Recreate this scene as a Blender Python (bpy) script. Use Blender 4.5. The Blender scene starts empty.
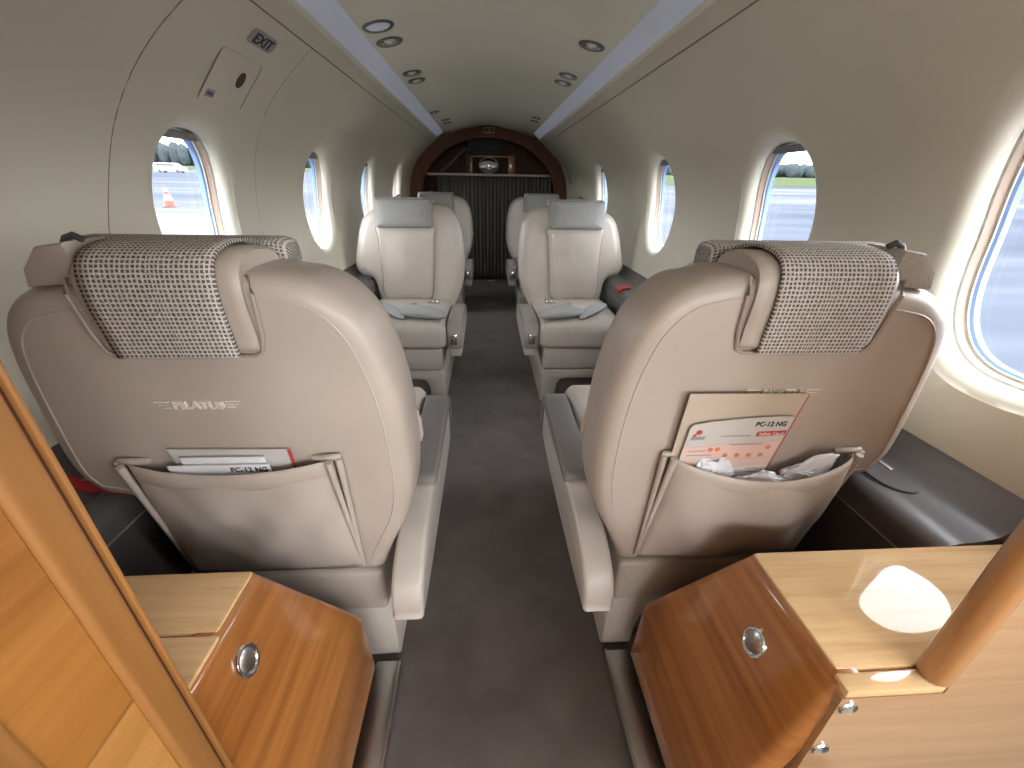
import bpy, bmesh, math, random
from mathutils import Vector, Matrix
from mathutils import noise as mnoise
PI = math.pi
scene = bpy.context.scene
COL = scene.collection
OFF = {}

# ------------------------------------------------------------------ helpers
def set_props(o, label=None, cat=None, group=None, kind=None):
    if label: o['label'] = label
    if cat: o['category'] = cat
    if group: o['group'] = group
    if kind: o['kind'] = kind
    return o

def thing(name, loc, label, cat, group=None):
    o = bpy.data.objects.new(name, None)
    o.empty_display_size = .05
    COL.objects.link(o)
    o.location = loc
    OFF[o.name] = Vector(loc)
    return set_props(o, label, cat, group)

def bm_obj(name, bm, mat, parent=None, angle=38, origin=None, recalc=True):
    """one mesh object out of a bmesh given in world coordinates"""
    if recalc:
        bmesh.ops.recalc_face_normals(bm, faces=bm.faces)
    if parent is not None:
        off = OFF[parent.name]
    elif origin is not None:
        off = Vector(origin)
    else:
        xs = [v.co.x for v in bm.verts]; ys = [v.co.y for v in bm.verts]; zs = [v.co.z for v in bm.verts]
        off = Vector(((min(xs)+max(xs))/2, (min(ys)+max(ys))/2, min(zs)))
    bmesh.ops.translate(bm, verts=bm.verts, vec=-off)
    me = bpy.data.meshes.new(name)
    bm.to_mesh(me); bm.free()
    me.polygons.foreach_set('use_smooth', [True]*len(me.polygons))
    me.set_sharp_from_angle(angle=math.radians(angle))
    me.materials.append(mat)
    o = bpy.data.objects.new(name, me)
    COL.objects.link(o)
    if parent is not None:
        o.parent = parent
    else:
        o.location = off
    OFF[o.name] = off
    return o

def top(name, bm, mat, label, cat, group=None, kind=None, **k):
    return set_props(bm_obj(name, bm, mat, **k), label, cat, group, kind)

def struct(name, bm, mat, label=None, **k):
    return set_props(bm_obj(name, bm, mat, **k), label, None, None, 'structure')

def NB(): return bmesh.new()

def loft(bm, rings, closed=True, cap0=False, cap1=False, uv=None):
    vr = [[bm.verts.new(p) for p in r] for r in rings]
    n = len(vr[0])
    uvl = bm.loops.layers.uv.verify() if uv else None
    for i in range(len(vr)-1):
        for j in range(n if closed else n-1):
            a, b, c, d = vr[i][j], vr[i][(j+1) % n], vr[i+1][(j+1) % n], vr[i+1][j]
            try: f = bm.faces.new((a, b, c, d))
            except ValueError: continue
            if uv:
                ids = ((i, j), (i, j+1), (i+1, j+1), (i+1, j))
                for l, (ii, jj) in zip(f.loops, ids): l[uvl].uv = uv(ii, jj)
    if cap0: bm.faces.new(list(reversed(vr[0])))
    if cap1: bm.faces.new(vr[-1])
    return vr

def rbox(bm, x0, x1, y0, y1, z0, z1, r=.01, seg=3, mp=None):
    """box with rounded edges; mp maps each point"""
    b = bmesh.new()
    bmesh.ops.create_cube(b, size=1)
    for v in b.verts:
        v.co = Vector(((x0+x1)/2+v.co.x*(x1-x0), (y0+y1)/2+v.co.y*(y1-y0), (z0+z1)/2+v.co.z*(z1-z0)))
    if r > 0:
        bmesh.ops.bevel(b, geom=b.edges[:], offset=r, segments=seg, profile=.5, affect='EDGES')
    add(bm, b, mp)

def add(bm, b, mp=None):
    vm = {}
    for v in b.verts:
        vm[v] = bm.verts.new(mp(v.co) if mp else v.co)
    for f in b.faces:
        try: bm.faces.new([vm[v] for v in f.verts])
        except ValueError: pass
    b.free()

def prism(bm, poly, d0, d1, to3, r=0, seg=2, mp=None):
    """extrude a polygon (u,v) from depth d0 to d1; to3(u,v,d)->point"""
    b = bmesh.new()
    lo = [b.verts.new(to3(u, v, d0)) for u, v in poly]
    hi = [b.verts.new(to3(u, v, d1)) for u, v in poly]
    n = len(poly)
    b.faces.new(lo[::-1]); b.faces.new(hi)
    for i in range(n): b.faces.new((lo[i], lo[(i+1) % n], hi[(i+1) % n], hi[i]))
    bmesh.ops.recalc_face_normals(b, faces=b.faces)
    if r > 0:
        cap = set(lo); cap2 = set(hi)
        es = [e for e in b.edges if (e.verts[0] in cap and e.verts[1] in cap) or (e.verts[0] in cap2 and e.verts[1] in cap2)]
        bmesh.ops.bevel(b, geom=es, offset=r, segments=seg, profile=.5, affect='EDGES')
    add(bm, b, mp)

def tube(bm, pts, r, n=8, closed=False, flat=None):
    """tube along points; flat=(normal, factor) squashes it along a direction"""
    pts = [Vector(p) for p in pts]
    rings = []
    m = len(pts)
    up = Vector((0, 0, 1))
    for i, p in enumerate(pts):
        if closed: t = pts[(i+1) % m]-pts[i-1]
        else: t = pts[min(i+1, m-1)]-pts[max(i-1, 0)]
        t.normalize()
        a = t.cross(up)
        if a.length < 1e-3: a = t.cross(Vector((0, 1, 0)))
        a.normalize(); b = a.cross(t)
        rr = r[i] if isinstance(r, (list, tuple)) else r
        rings.append([p+(a*math.cos(2*PI*k/n)+b*math.sin(2*PI*k/n))*rr for k in range(n)])
    if closed: rings.append(rings[0])
    if closed:
        vr = [[bm.verts.new(p) for p in q] for q in rings[:-1]]
        for i in range(m):
            for j in range(n):
                bm.faces.new((vr[i][j], vr[i][(j+1) % n], vr[(i+1) % m][(j+1) % n], vr[(i+1) % m][j]))
    else:
        loft(bm, rings, True, True, True)

def catmull(pts, per=4, closed=True):
    P = [Vector(p) for p in pts]; n = len(P); out = []
    rng = range(n) if closed else range(n-1)
    for i in rng:
        if closed: a, b, c, d = P[i-1], P[i], P[(i+1) % n], P[(i+2) % n]
        else: a, b, c, d = P[max(i-1, 0)], P[i], P[i+1], P[min(i+2, n-1)]
        for k in range(per):
            t = k/per
            out.append(.5*((2*b)+(c-a)*t+(2*a-5*b+4*c-d)*t*t+(3*b-a-3*c+d)*t**3))
    if not closed: out.append(P[-1])
    return out

def inset(pts, d):
    n = len(pts); out = []
    area = sum(pts[i].x*pts[(i+1) % n].y-pts[(i+1) % n].x*pts[i].y for i in range(n))
    s = 1 if area > 0 else -1
    for i in range(n):
        t = pts[(i+1) % n]-pts[i-1]
        nn = Vector((-t.y, t.x)).normalized()*s
        out.append(pts[i]+nn*d)
    return out

def rrect(x0, x1, z0, z1, r, n=5):
    out = []
    for cx, cz, a0 in ((x1-r, z0+r, -PI/2), (x1-r, z1-r, 0), (x0+r, z1-r, PI/2), (x0+r, z0+r, PI)):
        for k in range(n+1):
            a = a0+PI/2*k/n
            out.append(Vector((cx+r*math.cos(a), cz+r*math.sin(a))))
    return out

def disc(bm, c, ex, ey, prof, n=28):
    """surface of revolution about c along ex x ey; prof = [(radius, height)...]; ex may differ from ey in length"""
    ex, ey = Vector(ex), Vector(ey); nz = ex.cross(ey).normalized(); c = Vector(c)
    rings = [[c+(ex*math.cos(2*PI*k/n)+ey*math.sin(2*PI*k/n))*r+nz*h for k in range(n)] for r, h in prof]
    loft(bm, rings, True, True, True)

def text_bm(txt, size, O, ex, ey, depth=.0006, shear=0, bold=0, align='LEFT', width=None):
    cu = bpy.data.curves.new('lettering', 'FONT')
    cu.body = txt; cu.size = size; cu.extrude = depth; cu.shear = shear; cu.offset = bold
    cu.align_x = align; cu.resolution_u = 3
    o = bpy.data.objects.new('lettering', cu); COL.objects.link(o)
    bpy.context.view_layer.update()
    me = bpy.data.meshes.new_from_object(o.evaluated_get(bpy.context.evaluated_depsgraph_get()))
    bpy.data.objects.remove(o); bpy.data.curves.remove(cu)
    bm = bmesh.new(); bm.from_mesh(me); bpy.data.meshes.remove(me)
    ex, ey = Vector(ex).normalized(), Vector(ey).normalized(); nz = ex.cross(ey)
    O = Vector(O)
    xs = [v.co.x for v in bm.verts]
    sx = width/(max(xs)-min(xs)) if width else 1
    for v in bm.verts:
        v.co = O+ex*(v.co.x*sx)+ey*v.co.y+nz*v.co.z
    return bm

# ------------------------------------------------------------------ materials
def new_mat(name):
    m = bpy.data.materials.new(name); m.use_nodes = True
    nt = m.node_tree; b = nt.nodes['Principled BSDF']
    return m, nt, b

def lk(nt, a, b): nt.links.new(a, b)

def ramp(nt, fac, stops):
    r = nt.nodes.new('ShaderNodeValToRGB')
    e = r.color_ramp.elements
    while len(e) < len(stops): e.new(.5)
    for el, (p, c) in zip(e, stops):
        el.position = p; el.color = (*c, 1)
    lk(nt, fac, r.inputs[0]); return r.outputs[0]

def noise(nt, scale, vec=None, detail=4, rough=.5, sc3=None):
    n = nt.nodes.new('ShaderNodeTexNoise')
    n.inputs['Scale'].default_value = scale; n.inputs['Detail'].default_value = detail
    n.inputs['Roughness'].default_value = rough
    tc = nt.nodes.new('ShaderNodeTexCoord')
    src = tc.outputs['Object']
    if sc3:
        mp = nt.nodes.new('ShaderNodeMapping'); mp.inputs['Scale'].default_value = sc3
        lk(nt, src, mp.inputs[0]); src = mp.outputs[0]
    lk(nt, src, n.inputs['Vector'])
    return n.outputs['Fac']

def bump(nt, b, fac, strength, dist=.002):
    bp = nt.nodes.new('ShaderNodeBump'); bp.inputs['Strength'].default_value = strength
    bp.inputs['Distance'].default_value = dist
    lk(nt, fac, bp.inputs['Height']); lk(nt, bp.outputs[0], b.inputs['Normal'])

def plain(name, col, rough=.5, metal=0, coat=0, spec=.5):
    m, nt, b = new_mat(name)
    b.inputs['Base Color'].default_value = (*col, 1); b.inputs['Roughness'].default_value = rough
    b.inputs['Metallic'].default_value = metal; b.inputs['Coat Weight'].default_value = coat
    b.inputs['Specular IOR Level'].default_value = spec
    return m

def leather(name, col, rough=.36):
    m, nt, b = new_mat(name)
    f = noise(nt, 6, detail=3)
    d = tuple(c*.93 for c in col); e = tuple(min(1, c*1.05) for c in col)
    lk(nt, ramp(nt, f, [(.3, d), (.7, e)]), b.inputs['Base Color'])
    b.inputs['Roughness'].default_value = rough
    b.inputs['Specular IOR Level'].default_value = .45
    bump(nt, b, noise(nt, 420, detail=2), .12, .001)
    return m

def fabric(name, c0, c1, scale=500):
    m, nt, b = new_mat(name)
    f = noise(nt, scale, detail=2)
    lk(nt, ramp(nt, f, [(.35, c0), (.65, c1)]), b.inputs['Base Color'])
    b.inputs['Roughness'].default_value = .9
    b.inputs['Specular IOR Level'].default_value = .2
    bump(nt, b, f, .3, .001)
    return m

def wood(name, c0, c1, c2, axis='y', scale=1., coat=1., rough=.35, block=0):
    m, nt, b = new_mat(name)
    s = {'x': (1.2, 26, 26), 'y': (26, 1.2, 26), 'z': (26, 26, .6), 'door': (3, .9, 24)}[axis]
    s = tuple(q*scale for q in s)
    f = noise(nt, 1.4, detail=6, rough=.62, sc3=s)
    g = noise(nt, 7, detail=5, rough=.7, sc3=s)
    mx = nt.nodes.new('ShaderNodeMath'); mx.operation = 'MULTIPLY_ADD'
    lk(nt, g, mx.inputs[0]); mx.inputs[1].default_value = .35; lk(nt, f, mx.inputs[2])
    col = ramp(nt, mx.outputs[0], [(.42, c0), (.66, c1), (.9, c2)])
    if block:
        big = noise(nt, 2.3, detail=2, sc3=tuple(q*.12 for q in s))
        mix = nt.nodes.new('ShaderNodeMixRGB'); mix.blend_type = 'MULTIPLY'; mix.inputs[0].default_value = block
        lk(nt, col, mix.inputs[1]); lk(nt, ramp(nt, big, [(.4, (.72, .62, .5)), (.6, (1.1, 1.08, 1.05))]), mix.inputs[2])
        col = mix.outputs[0]
    lk(nt, col, b.inputs['Base Color'])
    b.inputs['Roughness'].default_value = rough
    b.inputs['Coat Weight'].default_value = coat; b.inputs['Coat Roughness'].default_value = .025
    b.inputs['Coat IOR'].default_value = 1.6
    return m

M = {}
M['leather'] = leather('tan_leather', (.455, .388, .33))
M['leather_dark'] = leather('tan_leather_piping', (.36, .30, .25))
M['leather_light'] = leather('cream_leather', (.49, .44, .39))
M['leather_gray'] = leather('greige_leather', (.475, .425, .37))
M['pocket'] = leather('pocket_leather', (.47, .405, .35), .36)
M['taupe'] = plain('taupe_plastic', (.155, .138, .13), .42)
M['gray_fab'] = fabric('gray_cloth', (.265, .26, .245), (.365, .36, .34), 260)
M['belt'] = fabric('gray_belt_cloth', (.33, .33, .325), (.43, .43, .42), 300)
M['guide'] = fabric('guide_cloth', (.36, .33, .29), (.46, .42, .38), 420)
M['gunmetal'] = plain('gunmetal_ring', (.24, .23, .22), .3, 1)
M['chrome'] = plain('chrome', (.80, .80, .79), .12, 1)
M['steel'] = plain('brushed_steel', (.50, .48, .46), .33, 1)
M['dark'] = plain('dark_plastic', (.02, .02, .021), .5)
M['darkgray'] = plain('dark_gray_plastic', (.06, .06, .062), .5)
M['ledge'] = leather('slate_vinyl', (.115, .105, .102), .36)
M['red'] = plain('red_webbing', (.42, .02, .02), .6)
M['oxblood'] = plain('oxblood_enamel', (.05, .006, .004), .5)
M['paper'] = plain('white_paper', (.78, .78, .80), .45)
M['paper_gray'] = plain('pale_gray_card', (.55, .53, .50), .4)
M['paper_tan'] = plain('tan_card', (.50, .42, .34), .35)
M['paper_rose'] = plain('rose_band', (.72, .50, .45), .45)
M['ink'] = plain('black_ink', (.02, .02, .022), .6)
M['ink_gray'] = plain('gray_ink', (.30, .29, .28), .6)
M['ink_red'] = plain('red_ink', (.55, .05, .05), .5)
M['ink_orange'] = plain('orange_ink', (.65, .22, .10), .5)
M['placard'] = plain('gray_placard', (.36, .34, .35), .5)
M['placard_ink'] = plain('placard_ink', (.035, .025, .05), .6)
M['orange'] = plain('cone_orange', (.16, .022, .008), .6)
M['white'] = plain('white_paint', (.8, .8, .8), .5)
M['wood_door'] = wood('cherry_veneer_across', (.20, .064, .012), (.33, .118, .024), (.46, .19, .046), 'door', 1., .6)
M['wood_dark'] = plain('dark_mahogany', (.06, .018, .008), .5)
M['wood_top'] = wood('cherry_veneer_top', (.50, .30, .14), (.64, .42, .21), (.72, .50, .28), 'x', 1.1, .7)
M['wood_top'].node_tree.nodes['Principled BSDF'].inputs['Specular IOR Level'].default_value = 0
M['wood_post'] = wood('cherry_post', (.27, .105, .028), (.36, .155, .045), (.42, .19, .06), 'z', .8)
M['wood_panel'] = wood('cherry_panel', (.30, .15, .065), (.40, .225, .11), (.47, .285, .15), 'x', 1, 1., .35)
M['wood_left'] = wood('maple_panel', (.225, .083, .014), (.325, .13, .024), (.40, .175, .038), 'y', .8, .12, .45, .3)
M['wood_left_pale'] = wood('pale_maple_panel', (.30, .13, .03), (.42, .20, .05), (.50, .26, .08), 'y', .8, .12, .45, .2)
M['wood_trim'] = wood('maple_trim', (.21, .088, .022), (.29, .125, .034), (.34, .155, .046), 'z', .8, .2)
M['wood_aft'] = wood('aft_cherry', (.065, .018, .004), (.11, .032, .007), (.15, .048, .011), 'z', .8, .0, .6)

def wall_mat(name, col):
    m, nt, b = new_mat(name)
    f = noise(nt, 3, detail=2)
    lk(nt, ramp(nt, f, [(.3, tuple(c*.97 for c in col)), (.7, tuple(c*1.02 for c in col))]), b.inputs['Base Color'])
    b.inputs['Roughness'].default_value = .5; b.inputs['Specular IOR Level'].default_value = .3
    return m
M['wall'] = wall_mat('cream_sidewall', (.70, .66, .545))
M['ceil'] = wall_mat('cream_headliner', (.86, .83, .71))
M['seam'] = plain('sidewall_seam', (.25, .225, .18), .7)
M['strip'] = plain('frosted_lens', (.58, .60, .68), .45)
_b = M['strip'].node_tree.nodes['Principled BSDF']; _b.inputs['Emission Color'].default_value = (.72, .80, 1, 1); _b.inputs['Emission Strength'].default_value = .085

def weave():
    m, nt, b = new_mat('black_white_weave')
    uv = nt.nodes.new('ShaderNodeUVMap')
    sp = nt.nodes.new('ShaderNodeSeparateXYZ'); lk(nt, uv.outputs[0], sp.inputs[0])
    def mth(op, a, c=None):
        n = nt.nodes.new('ShaderNodeMath'); n.operation = op
        if hasattr(a, 'is_output') or not isinstance(a, (int, float)): lk(nt, a, n.inputs[0])
        else: n.inputs[0].default_value = a
        if c is not None:
            if isinstance(c, (int, float)): n.inputs[1].default_value = c
            else: lk(nt, c, n.inputs[1])
        return n.outputs[0]
    wob = noise(nt, 160, detail=1)
    wv = mth('MULTIPLY', mth('SUBTRACT', wob, .5), .35)
    u = mth('FRACT', mth('ADD', sp.outputs[0], wv)); v = mth('FRACT', mth('ADD', sp.outputs[1], wv))
    d = mth('MULTIPLY', mth('GREATER_THAN', u, .36), mth('GREATER_THAN', v, .36))
    n2 = noise(nt, 260, detail=2)
    dark = ramp(nt, n2, [(.3, (.08, .068, .06)), (.7, (.20, .17, .15))])
    lite = ramp(nt, n2, [(.3, (.50, .45, .40)), (.7, (.66, .62, .57))])
    mx = nt.nodes.new('ShaderNodeMixRGB'); lk(nt, d, mx.inputs[0]); lk(nt, lite, mx.inputs[1]); lk(nt, dark, mx.inputs[2])
    lk(nt, mx.outputs[0], b.inputs['Base Color']); b.inputs['Roughness'].default_value = .95
    b.inputs['Specular IOR Level'].default_value = .1
    bump(nt, b, mth('SUBTRACT', 1.0, d), .5, .0012)
    return m
M['weave'] = weave()

def carpet():
    m, nt, b = new_mat('taupe_carpet')
    f = noise(nt, 700, detail=2); g = noise(nt, 9, detail=4)
    mx = nt.nodes.new('ShaderNodeMath'); mx.operation = 'MULTIPLY_ADD'
    lk(nt, g, mx.inputs[0]); mx.inputs[1].default_value = .6; lk(nt, f, mx.inputs[2])
    lk(nt, ramp(nt, mx.outputs[0], [(.55, (.066, .053, .046)), (1.0, (.150, .126, .113))]), b.inputs['Base Color'])
    b.inputs['Roughness'].default_value = 1; b.inputs['Specular IOR Level'].default_value = .1
    b.inputs['Sheen Weight'].default_value = .25
    bump(nt, b, f, .6, .003)
    return m
M['carpet'] = carpet()

def tarmac():
    m, nt, b = new_mat('damp_sheen_tarmac')
    f = noise(nt, 1, detail=5, rough=.65, sc3=(.02, .10, .1))
    lk(nt, ramp(nt, f, [(.35, (.034, .040, .052)), (.5, (.052, .058, .069)), (.66, (.082, .086, .092))]), b.inputs['Base Color'])  # wet sky sheen put into the colour as pale bluish streaks
    b.inputs['Roughness'].default_value = 1; b.inputs['Specular IOR Level'].default_value = 0
    return m
M['tarmac'] = tarmac()
M['concrete'] = plain('pale_concrete', (.10, .10, .103), .9, spec=0)
M['joint'] = plain('dark_joint', (.05, .05, .06), .8)
def grass():
    m, nt, b = new_mat('mown_grass')
    f = noise(nt, 1, detail=4, sc3=(.03, .2, .2))
    lk(nt, ramp(nt, f, [(.35, (.032, .044, .022)), (.65, (.044, .053, .030))]), b.inputs['Base Color'])
    b.inputs['Roughness'].default_value = 1; b.inputs['Specular IOR Level'].default_value = 0
    return m
M['grass'] = grass()
def trees():
    m, nt, b = new_mat('hazy_foliage')
    f = noise(nt, .5, detail=4)
    lk(nt, ramp(nt, f, [(.35, (.026, .033, .035)), (.65, (.038, .046, .048))]), b.inputs['Base Color'])  # distance haze put into the foliage colour
    b.inputs['Roughness'].default_value = 1; b.inputs['Specular IOR Level'].default_value = 0
    return m
M['trees'] = trees()

def pane_mat():
    m = bpy.data.materials.new('acrylic_pane'); m.use_nodes = True
    nt = m.node_tree; nt.nodes.clear()
    out = nt.nodes.new('ShaderNodeOutputMaterial')
    tr = nt.nodes.new('ShaderNodeBsdfTransparent'); tr.inputs[0].default_value = (.93, .96, 1, 1)
    gl = nt.nodes.new('ShaderNodeBsdfGlossy'); gl.inputs['Roughness'].default_value = .02
    lw = nt.nodes.new('ShaderNodeLayerWeight'); lw.inputs[0].default_value = .5
    pw = nt.nodes.new('ShaderNodeMath'); pw.operation = 'POWER'; lk(nt, lw.outputs['Facing'], pw.inputs[0]); pw.inputs[1].default_value = 5
    fr = nt.nodes.new('ShaderNodeMath'); fr.operation = 'MULTIPLY_ADD'; lk(nt, pw.outputs[0], fr.inputs[0]); fr.inputs[1].default_value = .6; fr.inputs[2].default_value = .03
    mx = nt.nodes.new('ShaderNodeMixShader')
    lk(nt, fr.outputs[0], mx.inputs[0]); lk(nt, tr.outputs[0], mx.inputs[1]); lk(nt, gl.outputs[0], mx.inputs[2])
    lk(nt, mx.outputs[0], out.inputs[0])
    return m
M['pane'] = pane_mat()
M['bezel'] = plain('white_bezel', (.74, .72, .66), .35)
M['slot'] = plain('brown_slot', (.30, .22, .16), .5)
M['seal'] = plain('blue_gray_seal', (.20, .30, .52), .3)
M['shade'] = plain('gray_shade', (.20, .19, .18), .6)
def plastic_bag():
    m, nt, b = new_mat('milky_film')
    b.inputs['Base Color'].default_value = (.70, .71, .74, 1); b.inputs['Roughness'].default_value = .16
    b.inputs['Coat Weight'].default_value = .6; b.inputs['Coat Roughness'].default_value = .08
    bump(nt, b, noise(nt, 55, detail=4), .5, .006)
    return m
M['bag'] = plastic_bag()
def curtain_mat():
    return fabric('gray_curtain_cloth', (.085, .08, .066), (.12, .112, .094), 200)
M['curtain'] = curtain_mat()

# ------------------------------------------------------------------ cabin shell
PROF = [(.60, 0), (.665, .15), (.72, .30), (.76, .45), (.78, .56), (.795, .72), (.80, .86), (.79, .95), (.765, 1.05), (.72, 1.14),
        (.66, 1.215), (.60, 1.27), (.545, 1.315), (.50, 1.355)]
_pc = catmull(PROF, 6, False)
def wx(z):
    for a, b in zip(_pc, _pc[1:]):
        if a.y <= z <= b.y: return a.x+(b.x-a.x)*(z-a.y)/(b.y-a.y)
    return _pc[0].x if z < 0 else _pc[-1].x
Y0, Y1 = -1.5, 5.25
ZC, ZB, ZT = .888, .615, 1.185
HW, HH = .138, .188
NEXP = 2.3
RC = .215
LWIN = [1.247, 2.11, 2.99, 3.95]
RWIN = [-.13, .556, 1.24, 2.09, 3.20]  # first one is unseen, added to light the left front seat

def sup(ang, hw, hh, n=NEXP):
    c, s = math.cos(ang), math.sin(ang)
    k = (abs(c)**n+abs(s)**n)**(-1/n)
    return hw*c*k, hh*s*k
NA = 72
def win_ring(side, yc, hw, hh, push):
    out = []
    hw += .008
    n, zc = NEXP, ZC
    if yc < .8: hw += .012; hh += .028; n = 2.6; zc = .912      # the forward right windows are taller
    for k in range(NA):
        dy, dz = sup(2*PI*k/NA, hw, hh, n)
        z = zc+dz
        out.append(Vector((side*(wx(z)+push), yc+dy, z)))
    return out

def build_wall(side, wins, door=None):
    bm = NB()
    zl = [0, .08, .16, .24, .32, .40, .48, .56, ZB]
    zs_ = set()
    for k in range(NA):
        t = 2*PI*k/NA; cs, sn = math.cos(t), math.sin(t)
        if abs(cs) > 1e-6:
            z = RC*abs(1/cs)*sn
            if abs(z) < (ZT-ZB)/2-1e-6: zs_.add(round((ZB+ZT)/2+z, 6))
    zw = [ZB]+sorted(zs_)+[ZT]
    zu = [ZT, 1.20, 1.22, 1.24, 1.265, 1.29, 1.315, 1.335, 1.355]
    P = lambda y, z: bm.verts.new((side*wx(z), y, z))
    def patch(ya, yb, zs, ny):
        for i in range(len(zs)-1):
            for j in range(ny):
                a, b = ya+(yb-ya)*j/ny, ya+(yb-ya)*(j+1)/ny
                bm.faces.new((P(a, zs[i]), P(b, zs[i]), P(b, zs[i+1]), P(a, zs[i+1])))
    R = RC
    segs = []; y = Y0
    cuts = []
    if door: cuts.append((door[0], door[1], 'd'))  # bare opening cut to let light in, not a doorway
    for c in wins: cuts.append((c-R, c+R, c))
    cuts.sort()
    for a, b, c in cuts:
        if a > y: segs.append((y, a, None))
        segs.append((a, b, c)); y = b
    segs.append((y, Y1, None))
    for a, b, c in segs:
        n = 12 if c not in (None,) else max(1, int((b-a)/.2))
        if c == 'd':
            patch(a, b, zu, 4); patch(a, b, zl, 4); continue
        patch(a, b, zl, n); patch(a, b, zu, n)
        if c is None: patch(a, b, zw, n); continue
        # window cell: rectangle outline to rounded opening
        rect = []
        ang = []
        for k in range(NA):
            t = 2*PI*k/NA; cs, sn = math.cos(t), math.sin(t)
            hy, hz = R, (ZT-ZB)/2
            s = min(hy/abs(cs) if abs(cs) > 1e-6 else 1e9, hz/abs(sn) if abs(sn) > 1e-6 else 1e9)
            rect.append((c+cs*s, (ZB+ZT)/2+sn*s))
        rings = [[Vector((side*wx(z), yy, z)) for yy, z in rect]]
        base = [(yy, z) for yy, z in rect]
        fl = [(dy+c, dz+ZC) for dy, dz in (sup(2*PI*k/NA, .172, .234) for k in range(NA))]
        if c < .8: fl = [(dy+c, dz+.912) for dy, dz in (sup(2*PI*k/NA, .190, .254, 2.6) for k in range(NA))]
        for t in (.5, 1.0):
            rings.append([Vector((side*wx(p[1]*(1-t)+q[1]*t), p[0]*(1-t)+q[0]*t, p[1]*(1-t)+q[1]*t)) for p, q in zip(base, fl)])
        for hw, hh, pu in ((.164, .226, .001), (.156, .218, .004), (.149, .211, .009), (.144, .206, .016), (.140, .202, .025), (.138, .200, .034)):
            rings.append(win_ring(side, c, hw, hh, pu))
        loft(bm, rings, True)
        # corners of the rectangle
        for sy in (-1, 1):
            for z0 in (ZB, ZT):
                pts = [(yy, z) for yy, z in rect]
                yc_ = c+sy*R
                near_v = min((p for p in pts if abs(p[0]-yc_) < 1e-6), key=lambda p: abs(p[1]-z0))
                near_h = min((p for p in pts if abs(p[1]-z0) < 1e-6), key=lambda p: abs(p[0]-yc_))
                vs = [P(yc_, z0), P(*near_v), P(*near_h)]
                bm.faces.new(vs)
    bmesh.ops.remove_doubles(bm, verts=bm.verts, dist=1e-5)
    bmesh.ops.recalc_face_normals(bm, faces=bm.faces)
    return bm

struct('wall_left', build_wall(-1, LWIN), M['wall'], 'cream curved cabin sidewall on the left', angle=60)
struct('wall_right', build_wall(1, RWIN, (-1.42, -.40)), M['wall'], 'cream curved cabin sidewall on the right', angle=60)  # unseen flight deck side opening, widened to light the left seat

wn = 0
for side, wins in ((-1, LWIN), (1, RWIN)):
    for yc in wins:
        wn += 1
        bm = NB()
        loft(bm, [win_ring(side, yc, .1385, .2005, .030), win_ring(side, yc, .1385, .2005, .035), win_ring(side, yc, .1345, .1965, .036)])
        w = struct('window_%d' % wn, bm, M['bezel'], angle=30)
        bm = NB()
        loft(bm, [win_ring(side, yc, .1345, .1965, .036), win_ring(side, yc, .133, .195, .052)])
        bm_obj('shade_slot', bm, M['slot'], w)
        bm = NB()
        loft(bm, [win_ring(side, yc, .133, .195, .052), win_ring(side, yc, .129, .191, .0525), win_ring(side, yc, .129, .191, .055)])
        bm_obj('inner_ring', bm, M['bezel'], w)
        bm = NB()
        loft(bm, [win_ring(side, yc, .129, .191, .055), win_ring(side, yc, .125, .187, .059), win_ring(side, yc, .1245, .1865, .070)])
        bm_obj('seal', bm, M['seal'], w)
        bm = NB()
        loft(bm, [win_ring(side, yc, .125*s, .187*s, .068) for s in (1, .7, .4, .1)], True, False, True)
        bm_obj('pane', bm, M['pane'], w, angle=180)
        # retracted pull-down shade: a gray strip across the top of the opening
        bm = NB()
        zup = .045 if yc < .8 else 0
        def sh(z, pu): z += zup; return [Vector((side*(wx(z)+pu), yc+dy, z)) for dy in (-.075, -.04, 0, .04, .075)]
        loft(bm, [sh(1.078, .040), sh(1.064, .041), sh(1.060, .044), sh(1.064, .047), sh(1.078, .049)], False)
        bm_obj('pull_down_shade', bm, M['shade'], w)

# floor
bm = NB(); rbox(bm, -.66, .66, Y0, Y1, -.04, 0, 0)
struct('floor', bm, M['carpet'], 'dark taupe carpeted cabin floor and aisle')

# ceiling headliner between and around the light channels
bm = NB()
cp = [(.50, 1.355), (.492, 1.364), (.492, 1.372), (.452, 1.402), (.425, 1.408), (.418, 1.4085), (.38, 1.416), (.30, 1.432), (.22, 1.447), (.12, 1.464), (.05, 1.474), (0, 1.476)]
full = [(-x, z) for x, z in cp]+[(x, z) for x, z in cp[::-1][1:]]
ny = 24
loft(bm, [[Vector((x, Y0+(Y1-Y0)*j/ny, z)) for x, z in full] for j in range(ny+1)], False)
struct('ceiling', bm, M['ceil'], 'cream vaulted headliner', angle=50)
for side in (-1, 1):
    bm = NB()
    pr = [(.489, 1.366), (.476, 1.374), (.452, 1.391), (.432, 1.402), (.426, 1.404), (.428, 1.4075), (.455, 1.3995), (.491, 1.3715)]
    prism(bm, [(side*x, z) for x, z in pr], .2, 4.55, lambda u, v, d: Vector((u, d, v)))
    top('ceiling_light_strip', bm, M['strip'], 'long pale blue gray ceiling light strip along the %s side' % ('left' if side < 0 else 'right'), 'ceiling light', 'ceiling light strips')
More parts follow.
